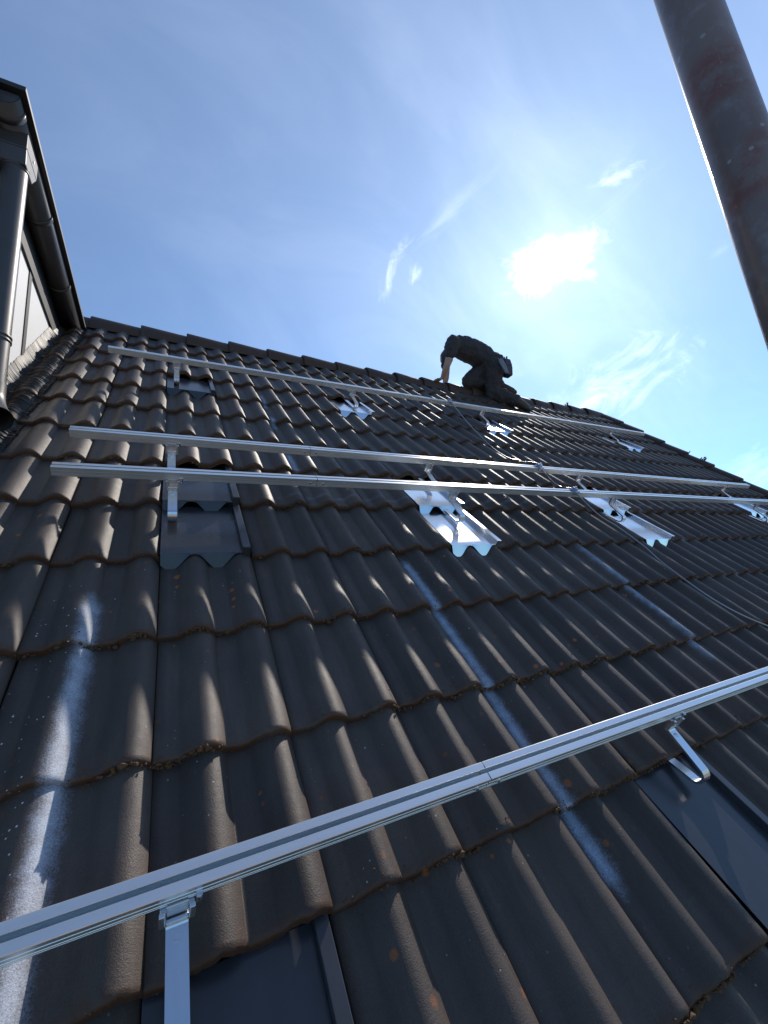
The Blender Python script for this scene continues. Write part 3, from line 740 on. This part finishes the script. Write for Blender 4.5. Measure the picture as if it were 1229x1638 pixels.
po = part('tool_pouch', mb, pouch_m, person, I4, bevel=0.012)
mb = MB(); mb.tube([(3.82,1.86,2.63),(3.835,1.855,2.70)], .010, 8); mb.tube([(3.79,1.86,2.63),(3.792,1.85,2.685)], .007, 8); part('tool_handle', mb, pouch_m, po, I4)
mb = MB(); vs = []
for k in range(9):
    for i in range(5):
        vs.append((3.560+.010*k+.020*i+.006*math.sin(k), 1.745+.010*math.sin(i*2+k*.8)+.006*k*.3, 2.555-.022*k))
mb.add(vs, [(a*5+i,a*5+i+1,(a+1)*5+i+1,(a+1)*5+i) for a in range(8) for i in range(4)], True)
co = part('rag', mb, cloth_m, person, I4); so = co.modifiers.new('solid','SOLIDIFY'); so.thickness = .008

# ---------------------------------------------------------------- growth on the roof
mo = MB()
def blob(c, r):
    k = 6; vs = [(c[0], c[1], c[2]+r*.8)]
    for i in range(k):
        t = 2*math.pi*i/k; q = r*(.7+.6*rs.rand()); vs.append((c[0]+q*math.cos(t), c[1]+q*math.sin(t)*.9, c[2]-r*.3+rs.rand()*r*.5))
    vs.append((c[0], c[1], c[2]-r))
    mo.add(vs, [(0,1+i,1+(i+1)%k) for i in range(k)]+[(7,1+(i+1)%k,1+i) for i in range(k)])
for j in range(J0, J1+1):
    for _ in range(2600 if j < 3 else 900):
        x = rs.uniform(-2.0, 5.8) if j > 0 else rs.uniform(-1.2, 4.5); v = j*G
        dn_ = noise.noise(Vector((x*4.5, j*3.3, 1.7)))*0.5+0.5 + 0.25*noise.noise(Vector((x*19, j*3.3, 5)))
        if rs.rand() > max(0, (dn_-0.46))*4.0: continue
        c = int(math.floor(x/0.3))*2
        if (c, j) in METAL: continue
        r = rs.uniform(0.0014, 0.0048)*(1.0 if rs.rand() < .9 else 1.9)
        hh = prof(x) + 0.008 - rs.uniform(0.0, 0.020)
        blob((x, v-0.002-rs.rand()*0.003, hh), r)
    for _ in range(260):
        x = rs.uniform(-1.2, 5.8); d_ = abs(rs.normal(0,0.02)); 
        if (int(math.floor(x/0.3))*2, j) in METAL: continue
        blob((x, j*G+d_, tile_height(x, j*G+d_)+0.0005), rs.uniform(0.001,0.003))
m_o = mesh_obj('moss', mo, moss_m, ROOF); m_o['kind'] = 'stuff'; m_o['label'] = 'brown dried moss along the lower edges of the roof tiles'
# moss cushions and thin weeds along the gable edge and ridge
def weed(label, x, v, h, s, n):
    mb = MB(); c0_ = ROOF@Vector((x,v,h-0.012))
    for _ in range(n):
        a = rs.uniform(0,6.28); L = s*rs.uniform(.5,1.1); bx_, bv = x+rs.normal(0,.006), v+rs.normal(0,.05)
        p0 = ROOF@Vector((bx_,bv,h-0.015)); p1 = p0+Vector((math.cos(a)*L*.25,math.sin(a)*L*.25,L*.6)); p2 = p1+Vector((math.cos(a)*L*.3,math.sin(a)*L*.3,L*.35))
        p1 += c0_-p0; p2 += c0_-p0; p0 = c0_ - Vector((0,0,.01)); mb.tube([p0,p1,p2], [.0022,.0018,.001], 5)
        for q in (p2, p1):
            mb.tube([q-Vector((0,0,.004)), q+Vector((math.cos(a+1)*.012,math.sin(a+1)*.012,.008)), q+Vector((math.cos(a+1)*.02,math.sin(a+1)*.02,.014))], [.002,.007,.002], 5)
    tag(mesh_obj('weed', mb, weed_m), label, 'weed', 'small weeds on the roof edge')
weed('weed tuft with dry heads low on the gable edge', 6.0, 1.50, .06, .05, 9)
weed('smaller weed tuft just above the others on the gable edge', 6.0, 1.72, .06, .03, 4)
weed('thin weeds on top of the ridge near its far end', 5.25, RIDGE_V, .06, .04, 7)
mb = MB(); p0 = ROOF@Vector((4.02,2.84,0.03)); p1 = ROOF@Vector((4.05,3.10,0.12)); mb.tube([p0,(p0+p1)/2+Vector((0,0,.02)),p1], .003, 6); mb.tube([p1,p1+Vector((.002,0,.03))], .011, 8)
tag(mesh_obj('wire', mb, pouch_m), 'short thin wire with dark tip sticking up by the boot of the worker', 'wire')
